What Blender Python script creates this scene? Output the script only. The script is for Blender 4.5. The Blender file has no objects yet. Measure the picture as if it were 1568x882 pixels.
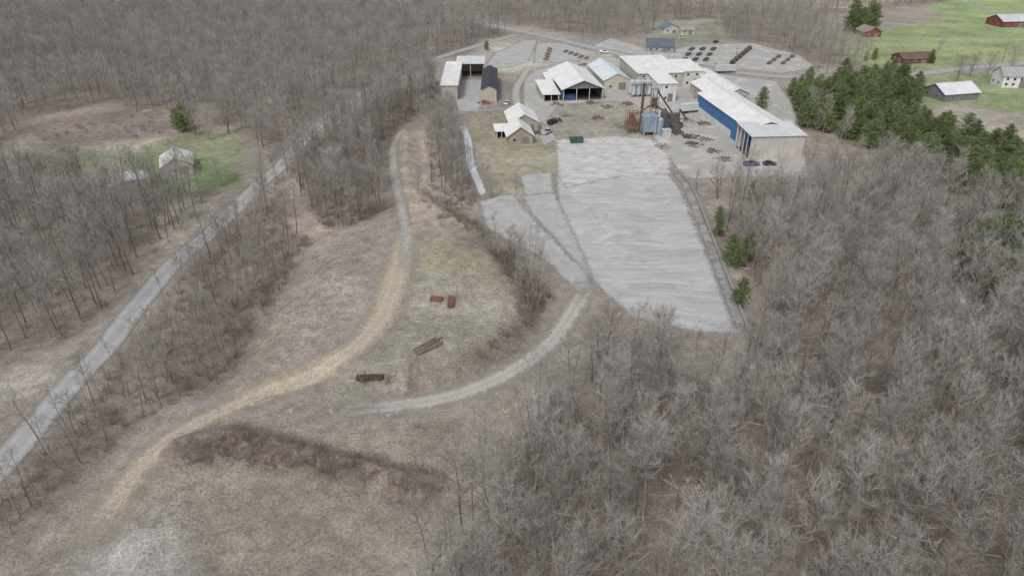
import bpy, math, random
import numpy as np
from mathutils import Vector
random.seed(7); rng=np.random.default_rng(11)
scene=bpy.context.scene
COL=scene.collection
# ------------------------------------------------------------ camera model
H=80.0; PITCH=math.radians(30); F=1046.0
cp,sp=math.cos(PITCH),math.sin(PITCH)
def flat(u,v,z=0.0):
    x=(u-784)/F; y=(441-v)/F
    t=(H-z)/(sp-y*cp)
    return (x*t, t*(cp+y*sp))
def sdpoly(P,X,Y,cull=16.0):
    X=np.asarray(X,float);Y=np.asarray(Y,float)
    out=np.full(X.shape,-cull)
    P=np.array(P,float)
    m=(X>P[:,0].min()-cull)&(X<P[:,0].max()+cull)&(Y>P[:,1].min()-cull)&(Y<P[:,1].max()+cull)
    if not m.any(): return out
    x=X[m];y=Y[m];d=np.full(x.shape,1e18);ins=np.zeros(x.shape,bool)
    n=len(P)
    for i in range(n):
        ax,ay=P[i];bx,by=P[(i+1)%n]
        ex,ey=bx-ax,by-ay
        t=np.clip(((x-ax)*ex+(y-ay)*ey)/(ex*ex+ey*ey+1e-9),0,1)
        dd=(x-ax-t*ex)**2+(y-ay-t*ey)**2
        d=np.minimum(d,dd)
        c=(ay>y)!=(by>y)
        if abs(ey)>1e-9: ins^=c&(x<ex*(y-ay)/ey+ax)
    out[m]=np.where(ins,np.sqrt(d),-np.sqrt(d))
    return out
def sdline(P,X,Y):
    X=np.asarray(X,float);Y=np.asarray(Y,float);d=np.full(X.shape,1e18)
    for i in range(len(P)-1):
        ax,ay=P[i];bx,by=P[i+1];ex,ey=bx-ax,by-ay
        t=np.clip(((X-ax)*ex+(Y-ay)*ey)/(ex*ex+ey*ey+1e-9),0,1)
        d=np.minimum(d,(X-ax-t*ex)**2+(Y-ay-t*ey)**2)
    return np.sqrt(d)
_lat=rng.random((256,256))
def vnoise(X,Y,s):
    x=np.asarray(X)/s+1000.3;y=np.asarray(Y)/s+1000.7
    xi=np.floor(x).astype(int);yi=np.floor(y).astype(int);fx=x-xi;fy=y-yi
    fx=fx*fx*(3-2*fx);fy=fy*fy*(3-2*fy)
    g=lambda a,b:_lat[a%256,b%256]
    return (g(xi,yi)*(1-fx)+g(xi+1,yi)*fx)*(1-fy)+(g(xi,yi+1)*(1-fx)+g(xi+1,yi+1)*fx)*fy
def fbm(X,Y,s):
    return (vnoise(X,Y,s)*.5+vnoise(X,Y,s/2.1)*.3+vnoise(X,Y,s/4.3)*.2)-.5
def sstep(a,b,x):
    t=np.clip((x-a)/(b-a),0,1);return t*t*(3-2*t)
PLAT=[flat(*p) for p in [(525,600),(640,606),(725,585),(792,545),(838,492),(822,440),(768,380),(738,340),(695,320),(655,290),(645,200),(600,200),(585,320),(470,370),(370,560),(330,620),(430,600),(480,590)]]
RIDGE=[flat(*p) for p in [(275,690),(350,668),(430,690),(520,712),(600,735),(655,745)]]
RIDGE2=[flat(*p) for p in [(640,362),(690,352),(740,362)]]
STREAM=[flat(*p) for p in [(706,186),(716,215),(720,250),(734,285),(742,310)]]
def hfun(X,Y):
    X=np.atleast_1d(np.asarray(X,float));Y=np.atleast_1d(np.asarray(Y,float))
    z=2.6*sstep(0,7.5,sdpoly(PLAT,X,Y))
    z=z+2.1*np.exp(-(sdline(RIDGE,X,Y)/2.4)**2)+1.2*np.exp(-(sdline(RIDGE2,X,Y)/2.0)**2)
    z=z-0.9*np.exp(-(sdline(STREAM,X,Y)/3.0)**2)
    return z
def h1(x,y): return float(hfun([x],[y])[0])
def W(u,v):
    z=0.0
    for _ in range(4):
        x,y=flat(u,v,z); z=h1(x,y)
    return (x,y)
def WP(L): return [W(*p) for p in L]
# ------------------------------------------------------------ materials
def newmat(name):
    m=bpy.data.materials.new(name);m.use_nodes=True
    nt=m.node_tree;nt.nodes.clear()
    return m,nt
class NB:
    def __init__(s,nt): s.nt=nt
    def n(s,t,**k):
        nd=s.nt.nodes.new(t)
        for a,b in k.items(): setattr(nd,a,b)
        return nd
    def l(s,a,b): s.nt.links.new(a,b)
    def pos(s,scale=(1,1,1),rot=(0,0,0)):
        g=s.n('ShaderNodeNewGeometry');m=s.n('ShaderNodeMapping')
        m.inputs['Scale'].default_value=scale;m.inputs['Rotation'].default_value=rot
        s.l(g.outputs['Position'],m.inputs['Vector']);return m.outputs[0]
    def noise(s,scale,vec=None,detail=4,rough=.6):
        n=s.n('ShaderNodeTexNoise');n.inputs['Scale'].default_value=scale;n.inputs['Detail'].default_value=detail
        n.inputs['Roughness'].default_value=rough
        if vec is not None: s.l(vec,n.inputs['Vector'])
        return n.outputs['Fac']
    def mr(s,v,a,b,c,d):
        m=s.n('ShaderNodeMapRange');s.l(v,m.inputs[0])
        for i,x in enumerate((a,b,c,d)): m.inputs[i+1].default_value=x
        return m.outputs[0]
    def math(s,op,a,b=None,c=None):
        m=s.n('ShaderNodeMath',operation=op)
        for i,x in enumerate((a,b,c)):
            if x is None: continue
            if isinstance(x,(int,float)): m.inputs[i].default_value=x
            else: s.l(x,m.inputs[i])
        return m.outputs[0]
    def mix(s,f,a,b,mode='MIX'):
        m=s.n('ShaderNodeMix',data_type='RGBA',blend_type=mode)
        for i,x in ((0,f),(6,a),(7,b)):
            if isinstance(x,(int,float)): m.inputs[i].default_value=x
            elif isinstance(x,tuple): m.inputs[i].default_value=(*x,1)
            else: s.l(x,m.inputs[i])
        return m.outputs[2]
    def scale(s,col,f):
        v=s.n('ShaderNodeVectorMath',operation='SCALE')
        if isinstance(col,tuple): v.inputs[0].default_value=col
        else: s.l(col,v.inputs[0])
        if isinstance(f,(int,float)): v.inputs['Scale'].default_value=f
        else: s.l(f,v.inputs['Scale'])
        return v.outputs[0]
    def attr(s,name,out='Fac'):
        a=s.n('ShaderNodeAttribute');a.attribute_name=name;return a.outputs[out]
    def out(s,col,rough=.9,bump=None,bs=.3,bd=.1,alpha=None,metal=0,spec=.2):
        p=s.n('ShaderNodeBsdfPrincipled')
        if isinstance(col,tuple): p.inputs['Base Color'].default_value=(*col,1)
        else: s.l(col,p.inputs['Base Color'])
        p.inputs['Roughness'].default_value=rough;p.inputs['Metallic'].default_value=metal
        p.inputs['Specular IOR Level'].default_value=spec
        if bump is not None:
            b=s.n('ShaderNodeBump');b.inputs['Strength'].default_value=bs;b.inputs['Distance'].default_value=bd
            s.l(bump,b.inputs['Height']);s.l(b.outputs[0],p.inputs['Normal'])
        o=s.n('ShaderNodeOutputMaterial')
        if alpha is not None:
            t=s.n('ShaderNodeBsdfTransparent');mx=s.n('ShaderNodeMixShader')
            s.l(alpha,mx.inputs[0]);s.l(t.outputs[0],mx.inputs[1]);s.l(p.outputs[0],mx.inputs[2]);s.l(mx.outputs[0],o.inputs[0])
        else: s.l(p.outputs[0],o.inputs[0])
def ground_mat():
    m,nt=newmat('ground_litter_grass');b=NB(nt);P=b.pos()
    c=b.attr('Col','Color')
    n1=b.noise(.05,P,5,.6);n2=b.noise(.35,P,5,.7);n3=b.noise(2.2,P,5,.75);n4=b.noise(7,P,3,.7)
    f=b.math('MULTIPLY',b.mr(n1,.3,.7,.82,1.18),b.mr(n2,.3,.7,.68,1.3))
    f=b.math('MULTIPLY',f,b.mr(n3,.3,.7,.52,1.48));f=b.math('MULTIPLY',f,b.mr(n4,.3,.7,.65,1.35))
    c=b.scale(c,f)
    straw=b.mr(b.noise(.6,b.pos((1,1,1),(0,0,.4)),6,.75),.54,.68,0,.5)
    c=b.mix(straw,c,(.46,.415,.33))
    dark=b.mr(b.noise(.9,b.pos((1,1.7,1),(0,0,1)),6,.8),.55,.70,0,.65)
    c=b.mix(dark,c,(.16,.137,.117))
    b.out(c,.95,b.math('ADD',n3,n4),.8,.3);return m
def surf_mat(name,kind):
    m,nt=newmat(name);b=NB(nt);P=b.pos()
    sd=b.attr('sd');ac=b.attr('ac')
    n2=b.noise(.3,P,5,.7);n3=b.noise(2.5,P,5,.75);n4=b.noise(9,P,3,.7)
    fine=b.math('MULTIPLY',b.mr(n3,.3,.7,.86,1.13),b.mr(n4,.3,.7,.87,1.13))
    big=b.mr(n2,.3,.7,.87,1.12)
    f=b.math('MULTIPLY',fine,big)
    soft=.35;amp=1.4
    ab=b.math('ABSOLUTE',ac)
    if kind=='asphalt':
        rut=b.mr(b.math('ABSOLUTE',b.math('SUBTRACT',ab,1.5)),0,.8,1,0)
        c=b.mix(rut,(.33,.33,.33),(.395,.395,.395));c=b.scale(c,f);amp=1.6;soft=1.0
        c=b.mix(b.mr(b.noise(.25,P,6,.8),.54,.64,0,.55),c,(.25,.245,.235))
        c=b.mix(b.mr(sd,.0,1.5,.7,0),c,(.29,.26,.22))
    elif kind=='dark_asphalt':
        c=b.mix(b.mr(n2,.4,.6,0,1),(.22,.22,.215),(.33,.32,.30));c=b.scale(c,f);amp=1.8;soft=.6
    elif kind=='gravel':
        rut=b.mr(b.math('ABSOLUTE',b.math('SUBTRACT',ab,.95)),0,.85,1,0)
        c=b.mix(b.math('MULTIPLY',rut,.75),(.375,.36,.32),(.455,.445,.42));c=b.scale(c,f);amp=3.6;soft=2.2
        c=b.mix(b.mr(n2,.50,.66,0,.4),c,(.38,.335,.27))
    elif kind=='track':
        rut=b.mr(b.math('ABSOLUTE',b.math('SUBTRACT',ab,.95)),0.05,.6,1,0)
        c=b.mix(b.mr(n2,.35,.65,0,1),(.475,.405,.295),(.40,.35,.28))
        c=b.mix(b.math('MULTIPLY',rut,b.mr(n3,.3,.6,.1,.7)),c,(.48,.445,.385));c=b.scale(c,f);amp=5;soft=3.0
        c=b.mix(b.mr(n2,.52,.66,0,.5),c,(.33,.28,.225))
    elif kind=='yard':
        c=b.mix(b.mr(n2,.4,.62,0,.7),(.40,.395,.38),(.32,.30,.265))
        st=b.noise(.12,b.pos((1,1,1),(0,0,.3)),6,.7)
        c=b.mix(b.mr(st,.50,.66,0,.85),c,(.54,.54,.525))
        c=b.mix(b.mr(b.noise(.35,P,6,.8),.58,.68,0,.6),c,(.21,.20,.18));c=b.scale(c,f);amp=4;soft=1.0
    elif kind=='gravel_area':
        c=b.mix(b.mr(n2,.4,.62,0,.6),(.375,.375,.37),(.435,.435,.43))
        c=b.mix(b.mr(b.noise(.13,P,6,.7),.50,.64,0,.5),c,(.34,.31,.26));c=b.scale(c,f);amp=4.5;soft=1.6
    elif kind=='pad':
        wp=b.n('ShaderNodeVectorMath',operation='ADD');nn=b.n('ShaderNodeTexNoise');nn.inputs['Scale'].default_value=.03;b.l(P,nn.inputs['Vector'])
        b.l(P,wp.inputs[0]);b.l(b.scale(nn.outputs['Color'],14.0),wp.inputs[1])
        def mp(sc):
            q=b.n('ShaderNodeMapping');q.inputs['Scale'].default_value=sc;q.inputs['Rotation'].default_value=(0,0,-.09);b.l(wp.outputs[0],q.inputs[0]);return q.outputs[0]
        st=b.noise(1,mp((.02,.20,1)),5,.62)
        st2=b.noise(1,mp((.035,.9,1)),4,.7)
        c=b.mix(b.mr(st,.35,.66,0,1),(.355,.36,.36),(.48,.48,.475))
        c=b.mix(b.mr(st2,.53,.66,0,.5),c,(.26,.26,.26))
        c=b.mix(b.mr(st2,.44,.33,0,.65),c,(.60,.60,.595))
        c=b.mix(b.mr(b.noise(.07,P,6,.75),.50,.66,0,.55),c,(.37,.35,.315))
        c=b.mix(b.mr(b.noise(.5,P,6,.8),.58,.70,0,.5),c,(.24,.235,.22))
        vo=b.n('ShaderNodeTexVoronoi',feature='DISTANCE_TO_EDGE');vo.inputs['Scale'].default_value=.085;b.l(wp.outputs[0],vo.inputs['Vector'])
        c=b.mix(b.math('MULTIPLY',b.mr(vo.outputs['Distance'],0,.012,.6,0),b.mr(n2,.45,.6,0,1)),c,(.25,.245,.23))
        c=b.scale(c,fine);amp=4;soft=1.5
    elif kind=='concrete':
        st=b.noise(.15,b.pos((1,2.5,1),(0,0,.1)),6,.75)
        c=b.mix(b.mr(st,.4,.62,0,1),(.42,.41,.39),(.58,.57,.555))
        c=b.mix(b.mr(n2,.52,.66,0,.7),c,(.34,.30,.25))
        c=b.scale(c,fine);amp=6;soft=1.6
    elif kind=='water':
        c=b.mix(b.mr(n3,.4,.6,0,1),(.50,.51,.52),(.66,.66,.66));amp=2.2;soft=.3
    e=b.math('ADD',sd,b.math('MULTIPLY',b.math('SUBTRACT',b.noise(.7,P,5,.7),.5),amp))
    al=b.mr(e,0,soft,0,1)
    if kind=='track': al=b.math('MULTIPLY',al,b.mr(n3,.3,.55,.6,1))
    b.out(c,.9 if kind!='water' else .15,n4,.25,.05,alpha=al,spec=.2 if kind!='water' else .5)
    return m
def plain(name,col,rough=.8,var=.2,scale=1.5,metal=0,streak=False,rib=None):
    m,nt=newmat(name);b=NB(nt);tc=b.n('ShaderNodeTexCoord')
    mp=b.n('ShaderNodeMapping');b.l(tc.outputs['Object'],mp.inputs[0])
    if streak: mp.inputs['Scale'].default_value=(1,1,.15)
    n=b.noise(scale,mp.outputs[0],6,.7);n2=b.noise(scale*.15,tc.outputs['Object'],3,.6)
    f=b.math('MULTIPLY',b.mr(n,.3,.7,1-var,1+var*.5),b.mr(n2,.3,.7,1-var*.6,1+var*.4))
    if rib:
        sx=b.n('ShaderNodeSeparateXYZ');b.l(tc.outputs['Object'],sx.inputs[0])
        a=b.math('ADD',sx.outputs[0],sx.outputs[1]) if rib=='xy' else sx.outputs[0 if rib=='x' else 1]
        w=b.math('FRACT',b.math('MULTIPLY',a,1/.9))
        f=b.math('MULTIPLY',f,b.mr(w,0,.14,.78,1))
    c=b.scale(tuple(col),f)
    b.out(c,rough,metal=metal,spec=.3);return m
def bark_mat(name,c1,c2):
    m,nt=newmat(name);b=NB(nt);oi=b.n('ShaderNodeObjectInfo')
    tc=b.n('ShaderNodeTexCoord');n=b.noise(1.3,tc.outputs['Object'],4,.7)
    c=b.mix(oi.outputs['Random'],c1,c2);c=b.scale(c,b.mr(n,.3,.7,.7,1.25))
    b.out(c,.95,spec=.1);return m
def leaf_mat(name,c1,c2):
    m,nt=newmat(name);b=NB(nt);oi=b.n('ShaderNodeObjectInfo')
    tc=b.n('ShaderNodeTexCoord');n=b.noise(.9,tc.outputs['Object'],5,.7)
    c=b.mix(b.mr(n,.35,.65,0,1),c1,c2);c=b.scale(c,b.mr(oi.outputs['Random'],0,1,.7,1.3))
    b.out(c,.8,spec=.15);return m
_mc={}
def M(name,col,**k):
    key=(name,tuple(col),tuple(sorted(k.items())))
    if key not in _mc: _mc[key]=plain(name,col,**k)
    return _mc[key]
# ------------------------------------------------------------ mesh builder
class MB:
    def __init__(s): s.v=[];s.f=[]
    def quad(s,*p):
        i=len(s.v);s.v+=[tuple(q) for q in p];s.f.append(tuple(range(i,i+len(p))))
    def box(s,x0,y0,z0,x1,y1,z1,taper=0):
        i=len(s.v);t=taper
        s.v+=[(x0,y0,z0),(x1,y0,z0),(x1,y1,z0),(x0,y1,z0),(x0+t,y0+t,z1),(x1-t,y0+t,z1),(x1-t,y1-t,z1),(x0+t,y1-t,z1)]
        s.f+=[(i,i+3,i+2,i+1),(i+4,i+5,i+6,i+7),(i,i+1,i+5,i+4),(i+1,i+2,i+6,i+5),(i+2,i+3,i+7,i+6),(i+3,i,i+4,i+7)]
    def rbox(s,cx,cy,z0,l,w,h,a):
        j=len(s.v);s.box(-l/2,-w/2,z0,l/2,w/2,z0+h)
        c,q=math.cos(a),math.sin(a)
        for k in range(j,len(s.v)):
            x,y,z=s.v[k];s.v[k]=(cx+x*c-y*q,cy+x*q+y*c,z)
    def tube(s,p,r,n=5,cap=True):
        i0=len(s.v);m=len(p)
        for k in range(m):
            a=Vector(p[max(k-1,0)]);b=Vector(p[min(k+1,m-1)]);d=(b-a)
            if d.length<1e-6:d=Vector((0,0,1))
            d.normalize();u=d.cross(Vector((.31,.95,.07)))
            if u.length<.1:u=d.cross(Vector((1,0,0)))
            u.normalize();w=d.cross(u);c=Vector(p[k])
            for j in range(n):
                t=2*math.pi*j/n;s.v.append(tuple(c+(u*math.cos(t)+w*math.sin(t))*r[k]))
        for k in range(m-1):
            for j in range(n):
                a=i0+k*n+j;b=i0+k*n+(j+1)%n;s.f.append((a,b,b+n,a+n))
        if cap:
            s.f.append(tuple(i0+(m-1)*n+j for j in range(n)));s.f.append(tuple(i0+j for j in reversed(range(n))))
    def mesh(s,name,mat):
        me=bpy.data.meshes.new(name);me.from_pydata(s.v,[],s.f);me.update()
        if mat: me.materials.append(mat)
        return me
    def obj(s,name,mat,parent=None,link=True):
        o=bpy.data.objects.new(name,s.mesh(name,mat))
        if link: COL.objects.link(o)
        if parent: o.parent=parent
        return o
def empty(name,x,y,rot=0,z=None):
    e=bpy.data.objects.new(name,None);COL.objects.link(e)
    e.location=(x,y,h1(x,y) if z is None else z);e.rotation_euler=(0,0,rot);e.empty_display_size=.5
    return e
# ------------------------------------------------------------ forest regions (ground polygons)
RF=[(630,1250),(650,880),(720,790),(790,700),(845,620),(900,572),(1000,572),(1150,570),(1175,500),(1140,425),(1105,350),(1110,325),(1240,322),(1300,300),(1350,285),(1420,290),(1480,340),(1600,370),(2300,440),(2400,1250)]
FB=[(-900,700),(-200,620),(0,560),(110,520),(180,450),(250,380),(330,310),(345,292),(200,296),(60,290),(-60,260),(-900,300)]
FA=[(-500,1400),(-60,900),(60,790),(180,680),(250,650),(345,600),(380,520),(450,420),(470,375),(440,330),(430,270),(400,300),(300,400),(200,520),(110,640),(20,740),(-200,920),(-600,1200)]
FC=[(440,250),(480,215),(560,160),(640,125),(690,130),(665,165),(625,190),(605,205),(596,240),(604,325),(560,352),(490,348),(465,310)]
FD=[(-900,-40),(590,-40),(600,0),(700,33),(780,52),(740,72),(640,100),(560,140),(480,195),(420,240),(395,212),(340,192),(240,172),(150,160),(50,180),(20,215),(-20,230),(-900,250)]
FT=[(590,-40),(620,4),(790,38),(930,62),(1000,50),(1010,34),(1090,32),(1115,60),(1190,78),(1255,103),(1310,100),(1290,62),(1255,45),(1275,22),(1480,0),(1500,-40)]
PB=[(1185,170),(1225,132),(1300,130),(1370,124),(1405,150),(1410,188),(1450,215),(1510,222),(1600,250),(1900,300),(1900,370),(1600,335),(1500,318),(1420,275),(1340,235),(1270,205),(1200,192)]
# ------------------------------------------------------------ ground
def axis(lo_f,hi_f,step,lo,hi,g):
    a=list(np.arange(lo_f,hi_f,step));s=step;x=a[-1]
    while x<hi: s*=g;x+=s;a.append(x)
    s=step;x=a[0];b=[]
    while x>lo: s*=g;x-=s;b.append(x)
    return np.array(b[::-1]+a)
gx=axis(-130,130,.9,-3500,3500,1.035);gy=axis(50,260,.9,-300,4500,1.012)
X,Y=np.meshgrid(gx,gy);Z=hfun(X.ravel(),Y.ravel())
Xf,Yf=X.ravel(),Y.ravel()
col=np.zeros((len(Xf),3));col[:]=(.245,.215,.185)
tint=fbm(Xf,Yf,40)[:,None];col=col*(1+tint*.5)+np.array([.04,.01,-.01])*fbm(Xf+500,Yf,25)[:,None]
nz=fbm(Xf,Yf,9)
zones=[ # polygon px, colour, softness
 (RF,(.175,.145,.122),4),(FB,(.195,.165,.14),4),(FC,(.18,.15,.125),3),(FD,(.17,.145,.125),6),(FT,(.18,.155,.135),6),(FA,(.215,.18,.15),3),(PB,(.12,.12,.075),4),
 ([(-60,960),(100,835),(170,740),(240,695),(330,705),(640,750),(650,800),(620,882),(600,1000),(200,1100)],(.255,.23,.19),4),
 ([(330,740),(560,760),(600,800),(400,850),(300,800)],(.205,.185,.15),6),
 ([(100,860),(150,810),(240,800),(265,850),(230,960),(60,960)],(.32,.31,.295),5),
 ([(170,690),(230,640),(330,600),(420,560),(480,430),(490,350),(620,355),(600,480),(500,570),(380,620),(280,680),(200,760)],(.26,.23,.205),3),
 ([(620,345),(735,345),(800,440),(780,530),(700,590),(530,600),(590,500),(620,420)],(.25,.235,.185),4),
 ([(660,385),(770,390),(770,440),(640,430)],(.27,.25,.175),4),
 ([(420,285),(450,265),(475,330),(520,360),(460,370),(430,330)],(.33,.275,.235),3),
 ([(500,640),(780,600),(800,660),(720,760),(640,740),(500,690),(400,660)],(.265,.235,.195),3),
 ([(615,200),(650,195),(655,300),(700,340),(640,360),(620,330)],(.33,.28,.225),3),
 ([(715,175),(850,175),(865,300),(740,300),(735,230)],(.265,.245,.18),3),
 ([(830,150),(1000,150),(985,212),(860,214)],(.26,.24,.20),3),
 ([(740,62),(930,85),(900,110),(730,110)],(.33,.31,.26),5),
 ([(40,235),(150,215),(300,195),(390,215),(370,290),(200,285),(60,275)],(.19,.20,.125),5),
 ([(80,225),(250,195),(290,200),(180,235)],(.32,.28,.215),4),
 ([(200,255),(330,235),(360,275),(280,295),(200,285)],(.15,.205,.095),4),
 ([(1265,62),(1300,48),(1420,38),(1480,5),(1800,-5),(1800,100),(1450,105),(1340,112),(1300,90)],(.215,.25,.125),6),
 ([(1420,12),(1500,-10),(1800,-20),(1800,40),(1500,50)],(.215,.27,.13),5),
 ([(1370,150),(1430,115),(1800,100),(1800,200),(1568,170),(1420,165)],(.19,.23,.12),5),
 ([(1390,170),(1470,158),(1570,180),(1620,240),(1540,235),(1440,205)],(.29,.26,.215),4),
 ([(1050,10),(1300,14),(1400,0),(1400,-15),(1050,-12)],(.29,.26,.2),8),
 ([(270,310),(350,290),(340,330),(240,420),(190,460),(220,400)],(.30,.27,.215),3),
 ([(0,575),(110,530),(60,600),(-40,660)],(.29,.265,.23),3),
 ([(30,185),(240,165),(260,205),(60,240)],(.20,.165,.15),5),
 ([(1010,30),(1100,30),(1110,62),(1040,75),(985,85),(1000,50)],(.20,.205,.155),5),
]
for pl,c,sft in zones:
    P=[flat(*p) for p in pl]
    s=sstep(-sft,sft,sdpoly(P,Xf,Yf)+nz*sft*3.2)[:,None]
    c=np.array(c);cv=c*(1+fbm(Xf+90,Yf+30,14)[:,None]*.7)
    col=col*(1-s)+cv*s
col*=1.40
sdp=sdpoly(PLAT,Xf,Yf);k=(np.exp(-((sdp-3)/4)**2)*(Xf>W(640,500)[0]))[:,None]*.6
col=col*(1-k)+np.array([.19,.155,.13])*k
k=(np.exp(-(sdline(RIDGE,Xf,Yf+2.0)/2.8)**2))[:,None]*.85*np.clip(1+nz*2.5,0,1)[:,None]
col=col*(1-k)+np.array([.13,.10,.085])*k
me=bpy.data.meshes.new('ground');nx,ny=len(gx),len(gy)
co=np.stack([Xf,Yf,Z],1).astype(np.float32)
I=np.arange((ny-1)*nx).reshape(ny-1,nx)[:,:-1].ravel()
fc=np.stack([I,I+1,I+nx+1,I+nx],1).astype(np.int32)
me.vertices.add(len(co));me.vertices.foreach_set('co',co.ravel())
me.loops.add(fc.size);me.loops.foreach_set('vertex_index',fc.ravel())
me.polygons.add(len(fc));me.polygons.foreach_set('loop_start',np.arange(0,fc.size,4,dtype=np.int32))
me.update(calc_edges=True);me.validate()
a=me.color_attributes.new('Col','FLOAT_COLOR','POINT')
a.data.foreach_set('color',np.concatenate([np.clip(col,0.02,1),np.ones((len(col),1))],1).astype(np.float32).ravel())
me.polygons.foreach_set('use_smooth',np.ones(len(fc),bool))
me.materials.append(ground_mat());g=bpy.data.objects.new('ground',me);COL.objects.link(g)
# ------------------------------------------------------------ roads / areas
def catmull(P,step=1.2):
    P=[Vector((*p,0)) for p in P];P=[P[0]*2-P[1]]+P+[P[-1]*2-P[-2]];o=[]
    for i in range(1,len(P)-2):
        n=max(2,int((P[i+1]-P[i]).length/step))
        for k in range(n):
            t=k/n;a,b,c,d=P[i-1],P[i],P[i+1],P[i+2]
            o.append(.5*((2*b)+(c-a)*t+(2*a-5*b+4*c-d)*t*t+(3*b-a-3*c+d)*t**3))
    o.append(P[-2]);return o
def setattrs(me,sd,ac):
    for n,d in (('sd',sd),('ac',ac)):
        a=me.attributes.new(n,'FLOAT','POINT');a.data.foreach_set('value',np.array(d,np.float32))
EXL=[]
def ribbon(name,px,width,mat,zo=.06,pad=1.5,ex=2.5,ef=.4):
    C=catmull(WP(px));ws=width if isinstance(width,list) else [width,width]
    EXL.append(([(p.x,p.y) for p in C[::3]],max(ws)/2+ex))
    n=len(C);K=9;v=[];sd=[];ac=[]
    for i,p in enumerate(C):
        d=(C[min(i+1,n-1)]-C[max(i-1,0)]).normalized();q=Vector((d.y,-d.x,0))
        w=np.interp(i/(n-1),np.linspace(0,1,len(ws)),ws)/2
        for k in range(K):
            t=(k/(K-1)*2-1)*(w+pad);r=p+q*t
            v.append([r.x,r.y,0]);sd.append(min(w-abs(t),i*ef-1,(n-1-i)*ef-1));ac.append(t)
    v=np.array(v);v[:,2]=hfun(v[:,0],v[:,1])+zo
    f=[(i*K+k,i*K+k+1,(i+1)*K+k+1,(i+1)*K+k) for i in range(n-1) for k in range(K-1)]
    me=bpy.data.meshes.new(name);me.from_pydata(v.tolist(),[],f);setattrs(me,sd,ac);me.materials.append(mat)
    o=bpy.data.objects.new(name,me);COL.objects.link(o);return C
EXP=[]
def area(name,px,mat,zo=.04,step=1.0,ex=True,raw=False):
    P=px if raw else WP(px)
    if ex: EXP.append(P)
    A=np.array(P);x=np.arange(A[:,0].min()-4,A[:,0].max()+4,step);y=np.arange(A[:,1].min()-4,A[:,1].max()+4,step)
    XX,YY=np.meshgrid(x,y);s=sdpoly(P,XX.ravel(),YY.ravel());z=hfun(XX.ravel(),YY.ravel())+zo
    nx=len(x);keep=(s>-3.2);idx=-np.ones(len(s),int)
    kk=keep.reshape(XX.shape);q=kk[:-1,:-1]&kk[1:,:-1]&kk[:-1,1:]&kk[1:,1:]
    jj,ii=np.nonzero(q);b=jj*nx+ii;F4=np.stack([b,b+1,b+nx+1,b+nx],1)
    used=np.unique(F4);idx[used]=np.arange(len(used));F4=idx[F4]
    V=np.stack([XX.ravel()[used],YY.ravel()[used],z[used]],1)
    me=bpy.data.meshes.new(name);me.from_pydata(V.tolist(),[],F4.tolist());setattrs(me,s[used],s[used]*0);me.materials.append(mat)
    o=bpy.data.objects.new(name,me);COL.objects.link(o)
m_as=surf_mat('weathered_asphalt','asphalt');m_gr=surf_mat('gravel','gravel');m_tr=surf_mat('straw_dirt','track')
m_yd=surf_mat('yard_gravel','yard');m_pad=surf_mat('old_asphalt_pad','pad');m_cc=surf_mat('broken_concrete','concrete')
m_ga=surf_mat('grey_gravel_area','gravel_area');m_da=surf_mat('dark_asphalt','dark_asphalt');m_wa=surf_mat('stream_water','water')
area('gravel_yard',[(800,118),(860,92),(925,86),(1000,100),(1090,112),(1190,125),(1215,160),(1228,200),(1240,270),(1050,275),(1020,240),(1000,215),(990,170),(960,155),(860,160),(838,185),(855,215),(830,225),(815,190),(800,160)],m_yd,.04)
area('lumber_yard_ground',[(905,72),(935,58),(1010,80),(1060,70),(1150,66),(1225,85),(1250,104),(1200,113),(1100,103),(1000,92),(940,78)],m_yd,.05)
area('gravel_lot',[(755,82),(800,62),(825,62),(812,95),(780,104),(740,106)],m_ga,.05)
area('dirt_lot',[(820,66),(860,66),(925,84),(900,95),(815,98)],m_ga,.055)
area('shed_yard',[(695,122),(745,122),(745,155),(735,172),(700,172),(692,150)],m_ga,.05)
area('asphalt_pad',[(850,262),(1022,262),(1045,290),(1070,350),(1100,425),(1135,515),(1060,510),(965,488),(905,434),(872,372),(850,310)],m_pad,.06)
area('concrete_apron',[(848,214),(940,208),(1000,212),(1030,240),(1030,268),(950,272),(862,290),(850,262)],m_cc,.08)
area('concrete_strip',[(795,300),(850,290),(870,330),(905,405),(912,432),(890,428),(850,370),(812,330)],m_ga,.065)
area('turning_area',[(728,305),(790,296),(812,325),(850,365),(905,420),(910,445),(880,448),(830,400),(780,372),(742,350)],m_ga,.075)
area('pale_gravel_patch',[(792,268),(848,262),(852,296),(800,302)],m_ga,.07)
LR=[(-420,1130),(-160,860),(-20,735),(60,645),(115,580),(160,535),(205,475),(270,400),(330,350),(395,285),(430,255),(465,215),(520,165),(580,128),(640,100),(700,80),(760,62),(800,52)]
ribbon('asphalt_road',LR,6.6,m_as,.09,ex=1.8)
HW=[(560,-2),(615,12),(700,28),(790,47),(860,62),(930,79),(1000,95),(1100,108),(1200,118),(1320,120),(1400,114),(1500,103),(1600,95),(1800,85)]
ribbon('highway',HW,9.0,m_as,.10)
ribbon('dirt_track',[(110,880),(150,810),(200,735),(250,680),(320,640),(400,605),(480,575),(540,535),(585,485),(605,430),(620,370),(622,330)],[8,7.5,7.5,8,9.5,10,9,7],m_tr,.12,pad=2)
ribbon('gravel_track',[(614,440),(622,385),(620,345),(612,310),(602,250),(607,215),(645,188)],[4.4,4.8,4.6],m_gr,.14,pad=2,ef=.2)
ribbon('access_road',[(440,638),(505,628),(560,626),(620,620),(680,610),(740,590),(790,565),(840,528),(875,480),(897,438),(900,405)],[4,6,6.4,6.4,6.8,7.5],m_gr,.10,pad=2,ef=.2)
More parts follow.
